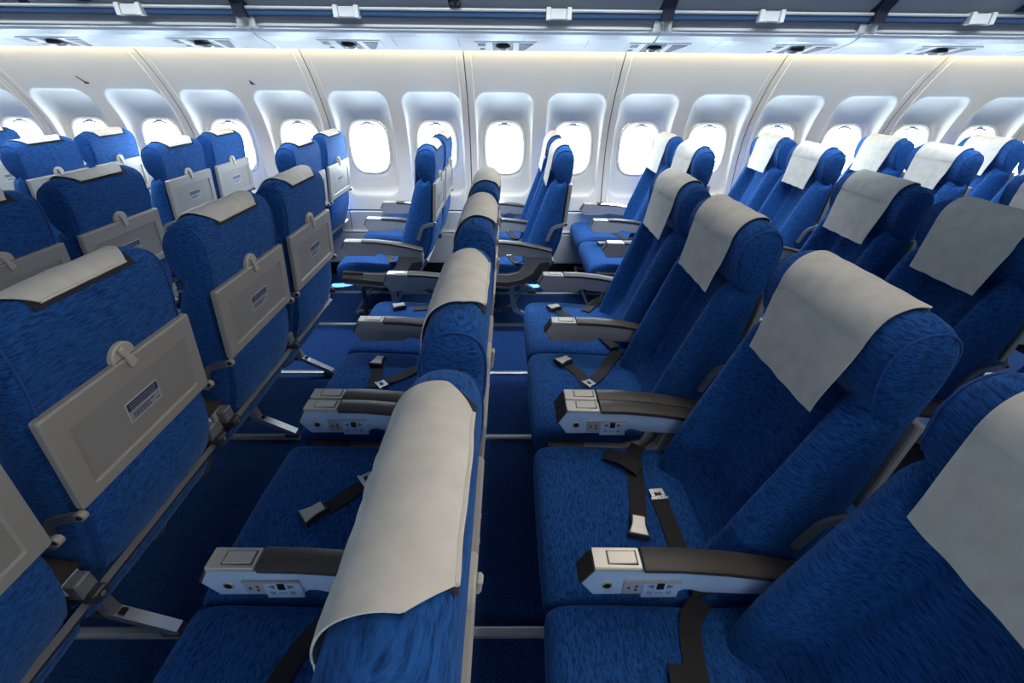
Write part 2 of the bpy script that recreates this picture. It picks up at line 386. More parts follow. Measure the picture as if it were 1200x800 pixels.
# ------------------------------------------------------------------ overhead lockers
BIN_EDGES = [-5.4, -3.765, -1.455, .855, 2.01, 3.165, 4.95]
def build_bins():
    names = ['overhead locker run with two latches at the front of the cabin',
             'long overhead locker with two clip latches over the tray-table rows',
             'long overhead locker with two clip latches above the middle windows',
             'short overhead locker with one clip latch just aft of the long middle one',
             'short overhead locker with one clip latch, second aft of the long middle one',
             'overhead locker run at the rear end of the cabin']
    low = [(3.40, 1.662), (3.395, 1.668), (3.385, 1.672)]
    face = [(3.385, 1.668), (3.40, 1.6615), (3.375, 1.6665), (3.372, 1.672), (3.368, 1.6665), (3.30, 1.6775), (3.20, 1.695), (3.13, 1.711), (3.085, 1.730), (3.062, 1.748)]
    for i, (a, b) in enumerate(zip(BIN_EDGES, BIN_EDGES[1:])):
        r = empty('overhead_locker', ((a+b)/2, 3.0, 1.66), label=names[i], category='locker', group='overhead lockers above the window seats')
        mx = (a+b)/2; L = a+.006-mx; R = b-.006-mx
        def sw(prof, mt, x0=L, x1=R, name='x', sm=True):
            mb = MB(); mb.loft([[(x0, y-3.0, z-1.66) for y, z in prof], [(x1, y-3.0, z-1.66) for y, z in prof]], mt, closed=False, smooth=sm); return mb.obj(name, r)
        # white service-panel underside closed at the back, with end faces
        mb = MB(); body = face+[(3.062, 1.80), (3.372, 1.80), (3.372, 1.68)]
        mb.loft([[(x, y-3.0, z-1.66) for y, z in body] for x in (L, R)], 'bin', smooth=False); mb.obj('service_panel', r)
        # joints between the flush panels of the underside
        nj = max(2, round((b-a)/.385)); mb = MB()
        for j in range(1, nj):
            xj = L+(R-L)*j/nj
            mb.loft([[(xj-.0016, y-3.0, z-1.6606) for y, z in face[5:8]], [(xj+.0016, y-3.0, z-1.6606) for y, z in face[5:8]]], 'groove', closed=False, smooth=False)
        mb.obj('panel_joint', r)
        # rounded ends of the grip groove
        g0, g1 = L+.045, R-.045
        def rounded(prof, mt, name):
            mb = MB(); yc = sum(p[0] for p in prof)/len(prof); zc = sum(p[1] for p in prof)/len(prof); rings = []
            for x, s in ((g0, .2), (g0+.006, .62), (g0+.02, .88), (g0+.045, 1), (g1-.045, 1), (g1-.02, .88), (g1-.006, .62), (g1, .2)):
                rings.append([(x, (yc+(y-yc)*s)-3.0, (zc+(z-zc)*s)-1.66) for y, z in prof])
            mb.loft(rings, mt, smooth=False); return mb.obj(name, r)
        rounded([(3.066, 1.742), (3.046, 1.746), (3.038, 1.754), (3.040, 1.766), (3.066, 1.766)], 'bead', 'grip_bead')
        rounded([(3.066, 1.766), (3.043, 1.766), (3.036, 1.775), (3.026, 1.796), (3.066, 1.796)], 'groove', 'grip_groove')
        for x0, x1 in ((L, g0), (g1, R)):
            mb = MB(); mb.box(x0, x1, .026, .07, .083, .138, 'clip', .004); mb.obj('end_cap', r)
        sw([(3.06, 1.797), (3.012, 1.797), (3.006, 1.803), (2.998, 1.822), (3.0, 1.826)], 'sill', name='sill_strip', sm=False)
        sw([(3.01, 1.824), (2.992, 1.824), (2.988, 1.830), (2.990, 1.838), (3.01, 1.840)], 'clip', name='sill_edge', sm=False)
        # doors: every 1.155 m, curved toward the aisle
        n = max(1, round((b-a)/1.155))
        for j in range(n):
            d0 = L+(R-L)*j/n+.028; d1 = L+(R-L)*(j+1)/n-.028
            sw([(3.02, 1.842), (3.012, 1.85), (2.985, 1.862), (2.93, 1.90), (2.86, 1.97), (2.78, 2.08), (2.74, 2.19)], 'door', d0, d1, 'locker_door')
            c = (d0+d1)/2; mb = MB()
            for q in (-.062, .05): mb.box(c+q-.012, c+q+.014, -.030, .02, .128, .186, 'clip', .003)
            mb.box(c-.05, c+.04, -.020, .02, .130, .180, 'clip', .004); mb.obj('clip_latch', r)
        sw([(3.03, 1.84), (3.03, 2.19)], 'gap', name='locker_back')
    # dark dividers hanging between lockers
    for q, x in enumerate((-2.27, -1.455, .862, 2.02, 2.79)):
        mb = MB(); pr = ([(3.03, 1.79), (2.978, 1.79), (2.965, 1.845)] if q in (1, 2, 3) else [(3.03, 1.85), (2.985, 1.85)]) + [(2.90, 1.90), (2.82, 1.98), (2.72, 2.17), (2.98, 2.17)]
        mb.prism([(y, z) for y, z in pr], -.032, .032, 'gap', .003, axis='x')
        o = mb.obj('locker_divider', label=['dark strap divider between lockers above the foremost tray-table seats', 'dark divider between lockers over the sunlit sidewall patch', 'dark divider between the long middle locker and its short neighbour', 'dark divider between the two short lockers', 'dark divider over the rearmost white headrest covers'][q], category='divider', group='dark dividers between the lockers')
        o.location.x = x
    mb = MB(); mb.tube([(-.29, 2.985, 1.845), (-.29, 2.93, 1.93), (-.29, 2.80, 2.12)], .012, 'gap'); mb.box(-.32, -.26, 2.972, 2.99, 1.84, 1.866, 'gap', .004)
    mb.obj('locker_strut', label='thin dark strut rising from a foot between the middle locker doors', category='strut')
    # reading-light sets in the service panels
    def zb(y): return lerp(sorted([(p[0], p[1]) for p in [(3.40, 1.6615), (3.30, 1.6775), (3.20, 1.695), (3.13, 1.711)]]), y)
    spots = [(-2.74, 'front'), (-1.86, 0), (-.98, 0), (-.05, 0), (.87, 0), (1.74, 0), (2.62, 0)]
    lab = ['reading light set in the locker underside, first from the front', 'reading light set above the foremost sunlit wall panel', 'reading light set left of the long locker middle, above a window pair', 'reading light set in the middle of the long locker underside', 'reading light set crossing the seam by the short locker', 'reading light set under the first short locker', 'reading light set under the rear short locker']
    for q, (x, _) in enumerate(spots):
        r = empty('reading_light_set', (x, 3.26, zb(3.26)), label=lab[q], category='reading light', group='reading light sets in the locker underside')
        def plate(x0, x1, y0, y1, mt, h, name, trap=0, parent=r, z_off=0):
            mb = MB(); ring = lambda k, i: [(x0+i-0, y0+i-3.26, zb(y0+i)-k-zb(3.26)), (x1-i, y0+i-3.26, zb(y0+i)-k-zb(3.26)), (x1-i-trap, y1-i-3.26, zb(y1-i)-k-zb(3.26)), (x0+i, y1-i-3.26, zb(y1-i)-k-zb(3.26))]
            mb.loft([ring(-.004, 0), ring(h, 0), ring(h+.0015, .004)], mt, smooth=False); return mb.obj(name, parent)
        plate(-.155, .215, 3.175, 3.365, 'bin', .003, 'trim_plate')
        s = plate(-.145, -.085, 3.185, 3.355, 'bin', .005, 'sign_unit')
        plate(-.138, -.092, 3.195, 3.25, 'psu', .007, 'sign_lens', parent=s); plate(-.13, -.10, 3.30, 3.325, 'black', .007, 'call_button', parent=s)
        pl = plate(-.05, .075, 3.19, 3.355, 'psu', .005, 'lamp_recess')
        for yy, mt, rr in ((3.245, 'black', .046), (3.295, 'chrome', .036)):
            mb = MB(); mb.disc((.012, yy-3.26, zb(yy)-zb(3.26)-.005), rr, -.014, mt, 'z', 18, .006); mb.obj('lamp_nozzle', pl)
        plate(.11, .20, 3.20, 3.355, 'psu', .005, 'speaker_recess', trap=.055)
build_bins()

# ------------------------------------------------------------------ seat parts (origin: armrest-tip station u=0, seat centre v=0, floor z=0)
HWC, HWB, HWH, ARMO = .2545, .224, .214, .2575
CUSH = smooth_poly([(.40, .37), (.2, .352), (0, .345), (-.07, .352), (-.098, .385), (-.103, .43), (-.09, .463), (-.055, .479), (.02, .482), (.15, .476), (.28, .468), (.40, .472), (.43, .42)], 3)
def ctop(u): return lerp([(-.10, .44), (-.09, .463), (-.055, .479), (.02, .482), (.15, .476), (.28, .468), (.40, .472)], u)
XF = [(.40, .285), (.47, .30), (.60, .338), (.70, .372), (.80, .408), (.92, .449), (.965, .468), (.985, .492), (1.0, .503), (1.06, .510)]
XRR = [(.40, .43), (.46, .455), (.60, .50), (.72, .530), (.97, .556), (1.06, .560)]
HWT = [(.40, .214), (.55, HWB), (.95, HWB), (.968, .222), (.985, .2135), (1.06, .2125)]
ZB = [.40, .44, .50, .56, .62, .68, .74, .80, .86, .91, .945, .958, .97, .98, .99, 1.0, 1.02, 1.06]
def back_front(z, y):
    hw = lerp(HWT, z); a = abs(y)/hw; pan = .056*sstep(.40, .60, z)*(.65+.35*(1-sstep(.85, .97, z)))+.012
    crown = .016*math.exp(-((a-.74)/.14)**2)
    x = lerp(XF, z) + pan*(1-sstep(.42, .72, a)) - crown
    x -= .010*math.exp(-((a-.30)/.13)**2)*sstep(.5, .7, z)*(1-sstep(.88, .96, z))
    if a > .80: x += .055*(1-math.sqrt(max(0, 1-((a-.80)/.20)**2)))
    return x
def backrest():
    mb = MB(); rings = []; N = 40
    for z in ZB:
        hw = lerp(HWT, z); xr = lerp(XRR, z); ring = []
        ys = [hw*math.sin(math.pi/2*(-1+2*k/N)) if False else hw*(-1+2*k/N) for k in range(N+1)]
        ring += [(back_front(z, y), y, z) for y in ys]
        ring += [(xr-.03, hw, z), (xr-.008, hw-.006, z), (xr, hw-.025, z), (xr, hw*.5, z), (xr, 0, z), (xr, -hw*.5, z), (xr, -hw+.025, z), (xr-.008, -hw+.006, z), (xr-.03, -hw, z)]
        rings.append(ring)
    mb.loft(rings, 'back'); return mb.mesh('backrest')
HEAD = smooth_poly([(.535, .950), (.505, .972), (.480, 1.008), (.469, 1.045), (.466, 1.09), (.472, 1.125), (.490, 1.157), (.520, 1.174), (.550, 1.172), (.572, 1.155), (.582, 1.12), (.580, 1.06), (.573, 1.01), (.560, .955)], 3)
def head_drop(y):
    R = .058; a = abs(y)-(HWH-R); return 0 if a <= 0 else R*(1-math.sqrt(max(0, 1-(min(a, R*.999)/R)**2)))*.80
def head_pt(p, y, d=0):
    q = p; z = q[1]
    if z > 1.0: z = 1.0+(z-1.0)*(1-head_drop(y)/.175)
    return (q[0], y, z)
def head_piping(s):
    mb = MB(); P = inset(HEAD, .001); y = s*(HWH-.006)
    mb.tube([head_pt(p, y) for p in P[5:-4]], .0035, 'back', 6); return mb.mesh('piping')
SG = 1 if max(p[1] for p in inset(HEAD, .01)) < max(p[1] for p in HEAD) else -1
def inset_in(poly, d): return inset(poly, d*SG)
def headrest():
    mb = MB(); rings = []
    st = [(-HWH, .016), (-HWH+.003, .009), (-HWH+.009, .003), (-HWH+.02, 0)] + [(-.18+.36*k/12, 0) for k in range(13)] + [(HWH-.02, 0), (HWH-.009, .003), (HWH-.003, .009), (HWH, .016)]
    for y, d in st: rings.append([head_pt(p, y) for p in inset_in(HEAD, d)])
    mb.loft(rings, 'back')
    for s in (-1, 1):
        P = inset_in(HEAD, -.0005); mb.tube([head_pt(p, s*(HWH-.012)) for p in P[6:-3]], .0022, 'pipe', 6)
    return mb.mesh('headrest')
def cushion():
    sgn = 1 if max(p[1] for p in inset(CUSH, .01)) < max(p[1] for p in CUSH) else -1
    mb = MB(); rings = []
    for y, d in ((-HWC, .022), (-HWC+.003, .012), (-HWC+.010, .004), (-HWC+.028, 0), (-.12, -.003), (0, -.004), (.12, -.003), (HWC-.028, 0), (HWC-.010, .004), (HWC-.003, .012), (HWC, .022)):
        rings.append([(p[0], y, p[1]) for p in inset(CUSH, d*sgn)])
    mb.loft(rings, 'cush'); return mb.mesh('seat_cushion')
# cover: paper towel over the headrest, front hem hanging below
def cover(seed, hw=.143, rear=.05, skew=0.0, low=.935):
    out = inset_in(HEAD, -.0045)
    top = max(range(len(out)), key=lambda i: out[i][1])
    fr = [p for p in out[:top+1] if p[1] > 1.085]; fr = sorted(fr, key=lambda p: p[1])
    path = [(back_front(low, 0)-.055+.0, low), (.476, 1.0)] + fr
    path[0] = (.434, low); path[1] = (.447, 1.01)
    rr = []; acc = 0; i = top
    while acc < rear and i < len(out)-2:
        a, b = out[i], out[i+1]; acc += math.hypot(b[0]-a[0], b[1]-a[1]); rr.append(b); i += 1
    path += rr; pp = smooth_path([Vector((a, c)) for a, c in path], 3)
    NY = 18; rows = []
    nrm = []
    for i, p in enumerate(pp):
        t = (pp[min(i+1, len(pp)-1)]-pp[max(i-1, 0)]).normalized(); nrm.append(Vector((-t.y, t.x)))
    L = len(pp); arc = sum((pp[i+1]-pp[i]).length for i in range(L-1))
    for i, p in enumerate(pp):
        row = []
        f = sum((pp[q+1]-pp[q]).length for q in range(i))/arc
        for k in range(NY+1):
            y = hw*(-1+2*k/NY)*(1-.24*max(0, min(1, (f-1+.040/arc)*arc/.040)))*(.90+.10*sstep(0, .5, f))+skew*(f-.5)
            d = .0018*noise2(y*1.3, p.y*1.1, seed)+.0012
            if 1.10 < p.y < 1.17 and p.x < .52: d += .0022*math.sin(y*210+seed)*math.exp(-(y/.06)**2)*(1 if seed % 3 else .2)
            edge = (.001*math.sin(k*1.1+seed) if i == 0 else 0)
            q = p+nrm[i]*d*(1 if nrm[i].y > -2 else 1)
            z = q.y+edge
            if z > 1.0: z = 1.0+(z-1.0)*(1-head_drop(y)/.175)
            row.append((q.x, y, z))
        rows.append(row)
    # the rear corner folds up a little
    mb = MB(); th = .0022
    def off(rows, s): return [[(x+nrm[i].x*s, y, z+nrm[i].y*s) for x, y, z in r] for i, r in enumerate(rows)]
    o = off(rows, th)
    mb.loft(o, 'cover', closed=False); mb.loft(rows, 'cover', closed=False)
    mb.loft([rows[0], o[0]], 'cover', closed=False); mb.loft([rows[-1], o[-1]], 'cover', closed=False)
    mb.loft([[r[0] for r in rows], [r[0] for r in o]], 'cover', closed=False); mb.loft([[r[-1] for r in rows], [r[-1] for r in o]], 'cover', closed=False)
    me = mb.mesh('headrest_cover')
    hb = MB(); hb.tube([(x+nrm[-1].x*.002, y, z+nrm[-1].y*.002) for x, y, z in rows[-1]], .003, 'hem', 6)
    vel = MB(); q0 = pp[-1]; t = (pp[-1]-pp[-3]).normalized()
    vel.loft([[(q0.x+t.x*s-nrm[-1].x*.003, y, 1.0+(q0.y+t.y*s-nrm[-1].y*.003-1.0)*(1-head_drop(y)/.175)) for y in (-.115, -.06, 0, .06, .135)] for s in (-.02, .011)], 'velcro', closed=False)
    return me, hb.mesh('cover_hem'), vel.mesh('velcro_strip')
# tray table (folded up), local: y width, z height, x depth (rear face at +x)
TW, TH_ = .442, .232
def tray_mesh():
    mb = MB(); w, h, t = TW/2, TH_/2, .020
    def rr(hw0, hw1, z0, z1, x, r=.006):
        pts = []
        for cx, cz, a0 in ((hw1-r, z1-r, 0), (-hw0+r, z1-r, 90), (-hw0+r, z0+r, 180), (hw1-r, z0+r, 270)):
            for k in range(4):
                a = math.radians(a0+k*30); pts.append((x, cx+r*math.cos(a), cz+r*math.sin(a)))
        return pts
    mb.loft([rr(w-.003, w-.003, -h+.003, h-.003, 0), rr(w, w, -h, h, .004), rr(w, w, -h, h, t-.004), rr(w-.004, w-.004, -h+.004, h-.004, t), rr(w-.044, w-.040, -h+.030, h-.052, t), rr(w-.047, w-.043, -h+.033, h-.055, t-.006)], 'tray', smooth=False, cap=(True, False))
    mb.loft([rr(w-.047, w-.043, -h+.033, h-.055, t-.006), rr(w-.06, w-.056, -h+.046, h-.068, t-.0055)], 'traypan', smooth=False, cap=(False, True))
    return mb.mesh('tray_table')
def placard_mesh():
    mb = MB(); x = .0150; w, h = .052, .026
    mb.box(x-.001, x+.0012, -w, w, -h, h, 'labelframe', .0)
    mb.box(x+.0012, x+.0018, -w+.003, w-.003, .002, h-.003, 'ink'); mb.box(x+.0012, x+.0018, -w+.003, w-.003, -h+.003, -.001, 'label')
    for k in range(3): mb.box(x+.0018, x+.0021, -w+.008, w-.010, .006+k*.0058, .0072+k*.0058, 'panel')
    random.seed(3)
    for k, (a, b) in enumerate(((-.040, .030), (-.040, .014), (-.040, .016))):
        y = a
        while y < b:
            l = random.uniform(.004, .011); mb.box(x+.0018, x+.0021, y, min(b, y+l), -.0085-k*.0052, -.006-k*.0052, 'ink'); y += l+.0016
    mb.box(x+.0018, x+.0021, .034, .045, -.019, -.017, 'ink')
    return mb.mesh('placard')
def latch_meshes():
    a = MB(); a.disc((-.012, 0, 0), .033, .0145, 'latch', 'x', 24, .003)
    a.add([(.0027, -.030, -.003), (.0027, .030, -.003), (.0027, .030, -.001), (.0027, -.030, -.001)], [(0, 1, 2, 3)], 'black')
    b = MB(); pr = [(-.006, .029), (.006, .029), (.008, .018), (.006, .004), (.010, -.016), (.011, -.030), (-.011, -.030), (-.010, -.016), (-.006, .004), (-.008, .018)]
    ca, sa = math.cos(.42), math.sin(.42); pr = [(p*ca-q*sa, p*sa+q*ca) for p, q in pr]
    b.prism(pr, .0020, .0110, 'latch', .003, axis='x')
    return a.mesh('tray_latch'), b.mesh('latch_knob')
def pocket_mesh():
    mb = MB(); rings = []; hw = .205
    for z, x, t in ((.505, .488, .004), (.525, .508, .014), (.57, .527, .022), (.63, .546, .024), (.70, .556, .020), (.745, .553, .012)):
        ring = [(x-t+.0-.02, -hw, z)]
        for k in range(17):
            a = -1+2*k/16; ring.append((x-(.016*abs(a)**4)+.003*math.sin(k*1.9+z*23)*(1-abs(a)), hw*a, z))
        ring += [(x-t-.02, hw, z)]
        rings.append(ring)
    mb.loft(rings, 'cush'); return mb.mesh('seat_pocket')
def tray_arm(s):
    mb = MB(); y = s*.229
    p = smooth_path([(.556, y, .735), (.520, y, .728), (.480, y, .712), (.462, y, .680), (.444, y, .632)], 3)
    mb.bar(p, .010, .020, 'metal'); mb.disc((.556, y-.007, .737), .011, .014, 'tray', 'y', 14); mb.disc((.556, y-.008, .737), .006, .016, 'black', 'y', 10)
    return mb.mesh('tray_arm')
# armrest set: origin at arm centre line
def arm_poly():
    return [(-.034, .590), (-.008, .632), (.09, .630), (.18, .626), (.28, .615), (.38, .597), (.47, .575), (.475, .535), (.38, .540), (.27, .548), (.235, .551), (.21, .560), (.195, .560), (.175, .545), (-.002, .543)]
def armrest(control):
    mb = MB(); mb.prism(arm_poly(), -.024, .024, 'armblue' if control else 'arm', .003)
    mb.prism([(-.036, .588), (-.009, .634), (-.002, .634), (-.028, .588)], -.0245, .0245, 'strip', .001)  # dark nose of the arm: shading put in as a dark-coloured slip
    return mb.mesh('armrest')
def arm_plate():
    mb = MB(); mb.prism([(-.009, .629), (-.006, .641), (.094, .639), (.098, .628)], -.0255, .0255, 'silver', .003); return mb.mesh('silver_plate')
def arm_button():
    mb = MB(); mb.box(.022, .088, -.017, .017, .6385, .6405, 'strip', .0008); mb.box(.025, .085, -.0145, .0145, .6395, .6425, 'button', .0014); return mb.mesh('recline_button')
def arm_pad():
    mb = MB(); up = [(.100, .641), (.18, .639), (.28, .629), (.38, .611), (.475, .587)]; lo = [(.475, .572), (.38, .595), (.28, .613), (.18, .624), (.100, .626)]
    rings = []
    for (x, z), (x2, z2) in zip(up, lo[::-1]):
        rings.append([(x, -.0265, z2), (x, -.0275, z-.004), (x, -.022, z), (x, 0, z+.0015), (x, .022, z), (x, .0275, z-.004), (x, .0265, z2)])
    mb.loft(rings, 'pad'); return mb.mesh('arm_pad')
def control_panel(s):
    mb = MB(); y = s*.0245; f = lambda a, b: (min(a, b), max(a, b))
    def slab(x0, x1, z0, z1, h, mt, b=.0): a, c = f(y-s*.001, y+s*h); mb.box(x0, x1, a, c, z0, z1, mt, b)
    slab(.060, .182, .596, .600, .006, 'arm'); slab(.060, .102, .553, .596, .003, 'panel', .001); slab(.102, .182, .541, .596, .0045, 'armblue', .0015)
    for px, pz in ((.070, .575), (.086, .568), (.086, .580)): slab(px, px+.005, pz-.003, pz+.003, .004, 'black')
    slab(.132, .148, .572, .593, .0052, 'black')
    for x0, d in ((.126, -1), (.154, 1)):
        a = [(x0, .589), (x0+d*.014, .582), (x0, .575)]
        mb.loft([[(p, y+s*.0045, q) for p, q in a], [(p, y+s*.0052, q) for p, q in a]], 'icon', smooth=False)
    for x0 in (.114, .156):
        slab(x0, x0+.009, .555, .5568, .005, 'icon'); slab(x0, x0+.009, .5622, .564, .005, 'icon'); slab(x0, x0+.0018, .555, .564, .005, 'icon'); slab(x0+.0072, x0+.009, .555, .564, .005, 'icon')
    slab(.130, .148, .5585, .5602, .005, 'icon')
    return mb.mesh('control_panel')
def jack(s):
    mb = MB(); mb.disc((.026, s*.0243, .580), .0125, s*.0025, 'silver', 'y', 18, .001); mb.disc((.026, s*.0262, .580), .0085, s*.001, 'black', 'y', 14, .0004); return mb.mesh('jack_socket')
def end_shell(s):
    mb = MB()
    poly = [(-.048, .432), (.20, .424), (.265, .440), (.300, .480), (.318, .545), (.47, .545), (.475, .50), (.455, .455), (.39, .40), (.30, .352), (.184, .322), (-.055, .350), (-.066, .362)]
    mb.prism(poly, -.019, .019, 'shell', .005); return mb.mesh('end_shell')
def end_strip():
    mb = MB()
    mb.prism([(-.063, .395), (.19, .372), (.28, .388), (.355, .43), (.40, .50), (.465, .512), (.466, .478), (.44, .445), (.38, .398), (.295, .358), (.188, .340), (-.062, .366)], -.0215, .0215, 'strip', .002); return mb.mesh('bumper_strip')
def end_cap():
    mb = MB(); mb.prism([(-.05, .438), (.075, .434), (.078, .412), (-.055, .416)], -.0225, .0225, 'pad', .003); return mb.mesh('shell_cap')
# belts: ribbons lying on the cushion
def ribbon(mb, pts, w=.046, mt='strap', t=.003):
    P = smooth_path(pts, 6); rings = []
    for i, p in enumerate(P):
        d = (P[min(i+1, len(P)-1)]-P[max(i-1, 0)]); d.z = 0
        if d.length < 1e-6: d = Vector((1, 0, 0))
        d.normalize(); n = Vector((-d.y, d.x, 0))*w/2
        rings.append([p+n+Vector((0, 0, t)), p-n+Vector((0, 0, t)), p-n, p+n])
    mb.loft(rings, mt, smooth=False)
def lay(pts, lift=.006): return [(u, v, ctop(u)+lift+(q[0] if q else 0)) for u, v, *q in pts]
def buckle_mesh():
    mb = MB(); q = [(-.030, .019), (.030, .027), (.030, -.027), (-.030, -.019)]
    o = [(-.032, .021), (.0, .019), (.032, .029), (.032, -.029), (.0, -.019), (-.032, -.021)]
    mb.loft([[(x, y, 0) for x, y in o], [(x, y, .014) for x, y in o], [(x*.94, y*.92, .017) for x, y in o]], 'darkmetal', smooth=False)
    lid = [(-.026, .016), (.0, .016), (.030, .024), (.030, -.024), (0, -.016), (-.026, -.016)]
    mb.loft([[(x, y, .016) for x, y in lid], [(x, y, .0195) for x, y in lid], [(x*.95, y*.93, .0205) for x, y in lid]], 'button', smooth=False)
    mb.box(-.036, -.031, -.014, .014, .003, .012, 'black')
    return mb.mesh('buckle')
def tongue_mesh():
    mb = MB(); mb.box(-.020, .012, -.021, .021, .0, .003, 'bright', .0008); mb.box(-.006, .006, -.010, .010, .0028, .0034, 'black'); mb.box(.010, .02, -.026, .026, -.001, .005, 'bright', .0015); return mb.mesh('belt_tongue')

ME = dict(cush=cushion(), back=backrest(), head=headrest(), tray=tray_mesh(), plac=placard_mesh(), pocket=pocket_mesh(),
          tarmL=tray_arm(-1), tarmR=tray_arm(1), arm=armrest(False), armc=armrest(True), plate=arm_plate(), butt=arm_button(), pad=arm_pad(),
          ctlN=control_panel(-1), jackN=jack(-1), shell=end_shell(1), strip=end_strip(), cap=end_cap(), buckle=buckle_mesh(), tongue=tongue_mesh())
ME['latch'], ME['knob'] = latch_meshes()
COVERS = [cover(s, sk[0], sk[1], sk[2], sk[3]) for s, sk in enumerate([(.143, .055, .0, .935), (.138, .05, .012, .945), (.146, .05, -.010, .93), (.141, .06, .006, .938), (.144, .048, -.006, .942)])]
bm_ = MB()
TILT = math.atan2(.022, .24)
def build_seat(key, x, v, arms, recl, lab, grp, belt, cov, side_ctrl):
    """arms: list of (dv, control, shell) relative to the seat centre"""
    r = empty('passenger_seat', (x, v, 0), label=lab, category='seat', group=grp)
    link('seat_cushion', ME['cush'], r)
    parts = [link('backrest', ME['back'], r), link('headrest', ME['head'], r)]
    c, hm, vl = COVERS[cov]; co = link('headrest_cover', c, r, label='pale paper headrest cover'); link('cover_hem', hm, co); link('velcro_strip', vl, co); parts.append(co)
    t = link('tray_table', ME['tray'], r, label='grey folded tray table'); t.location = (.552, 0, .860); t.rotation_euler = (0, TILT, 0); link('placard', ME['plac'], t).location = (0, .006, -.008); parts.append(t)
    la = link('tray_latch', ME['latch'], r); la.location = (.579, 0, .980); la.rotation_euler = (0, TILT, 0); link('latch_knob', ME['knob'], la); parts.append(la)
    parts.append(link('seat_pocket', ME['pocket'], r)); link('tray_arm', ME['tarmL'], r); link('tray_arm', ME['tarmR'], r)
    if recl:
        pv = Vector((.40, 0, .48)); R = Matrix.Translation(pv) @ Matrix.Rotation(math.radians(recl), 4, 'Y') @ Matrix.Translation(-pv)
        for p in parts: p.matrix_basis = R @ p.matrix_basis
    for dv, ctrl, shell in arms:
        a = link('armrest', ME['armc' if ctrl else 'arm'], r); a.location = (0, dv, 0)
        link('silver_plate', ME['plate'], a); link('recline_button', ME['butt'], a); link('arm_pad', ME['pad'], a)
        if ctrl: link('control_panel', ME['ctlN'], a); link('jack_socket', ME['jackN'], a)
        if shell:
            s = link('end_shell', ME['shell'], r); s.location = (0, dv, 0); link('bumper_strip', ME['strip'], s); link('shell_cap', ME['cap'], s)
    for kind, data in belt:
        if kind == 'strap':
            mb = MB(); ribbon(mb, lay(data)); mb.obj('seat_belt', r)
        elif kind == 'fold':
            mb = MB(); ribbon(mb, lay(data, .012), .05); mb.obj('belt_tail', r)
        else:
            u, w, ang = data; o = link('buckle' if kind == 'buckle' else 'belt_tongue', ME[kind], r)
            o.location = (u, w, ctop(u)+(.008 if kind == 'buckle' else .010)); o.rotation_euler = (0, 0, math.radians(ang))
    return r
def build_frame(x, vs, feet, lab, grp, boxes):
    """beams, legs and floor fittings carrying one pair of seats"""
    y0, y1 = vs; r = empty('seat_frame', (x, (y0+y1)/2, 0), label=lab, category='seat frame', group=grp); m = (y0+y1)/2
    for u, z in ((.03, .320), (.30, .318)):
        mb = MB(); mb.tube([(u, y0-m+.01, z), (u, y1-m-.01, z)], .021, 'metal', 10); mb.obj('cross_beam', r)
    mb = MB(); mb.bar([(.482, y0-m+.025, .485), (.482, y1-m-.025, .485)], .034, .016, 'rail', (.55, 0, .83)); mb.obj('rear_rail', r)
    for k, f in enumerate(feet):
        d = f-m; mb = MB()
        mb.bar([(.22, d, .31), (.235, d, .20), (.25, d, .125)], .030, .034, 'metal'); mb.bar([(.25, d, .125), (.14, d, .135), (.06, d, .09), (.0, d, .03)], .026, .022, 'darkmetal')
        mb.bar([(.03, d, .31), (.035, d, .16), (.0, d, .03)], .024, .024, 'darkmetal'); mb.obj('leg', r)
        mb = MB(); mb.bar([(.243, d, .133), (.41, d, .034)], .034, .024, 'bright'); mb.box(.255, .285, d-.010, d+.010, .118, .132, 'black'); mb.box(.36, .425, d-.018, d+.018, .012, .036, 'darkmetal', .004); mb.obj('foot_strut', r)
    a, b = y0-m+.10, y1-m-.10
    mb = MB(); mb.tube(smooth_path([(.31, a, .31), (.27, a, .22), (.20, a, .13), (.07, a, .098), (-.02, a, .097), (-.045, a+.03, .097), (-.045, b-.03, .097), (-.02, b, .097), (.07, b, .098), (.20, b, .13), (.27, b, .22), (.31, b, .31)], 4), .0115, 'metal', 8); mb.obj('baggage_bar', r)
    for c in (y0+(y1-y0)*.25-m, y0+(y1-y0)*.75-m):
        mb = MB(); mb.box(.02, .20, c-.12, c+.12, .255, .345, 'pouch', .012); mb.obj('life_vest_pouch', r)
    for bx in boxes:
        d = bx-m; mb = MB(); mb.box(.445, .500, d-.021, d+.021, .515, .565, 'box', .004); mb.box(.45, .520, d-.019, d+.019, .495, .525, 'darkmetal', .004); mb.disc((.520, d, .51), .006, .002, 'box', 'x', 10, .0005); mb.obj('hinge_box', r)
    return r

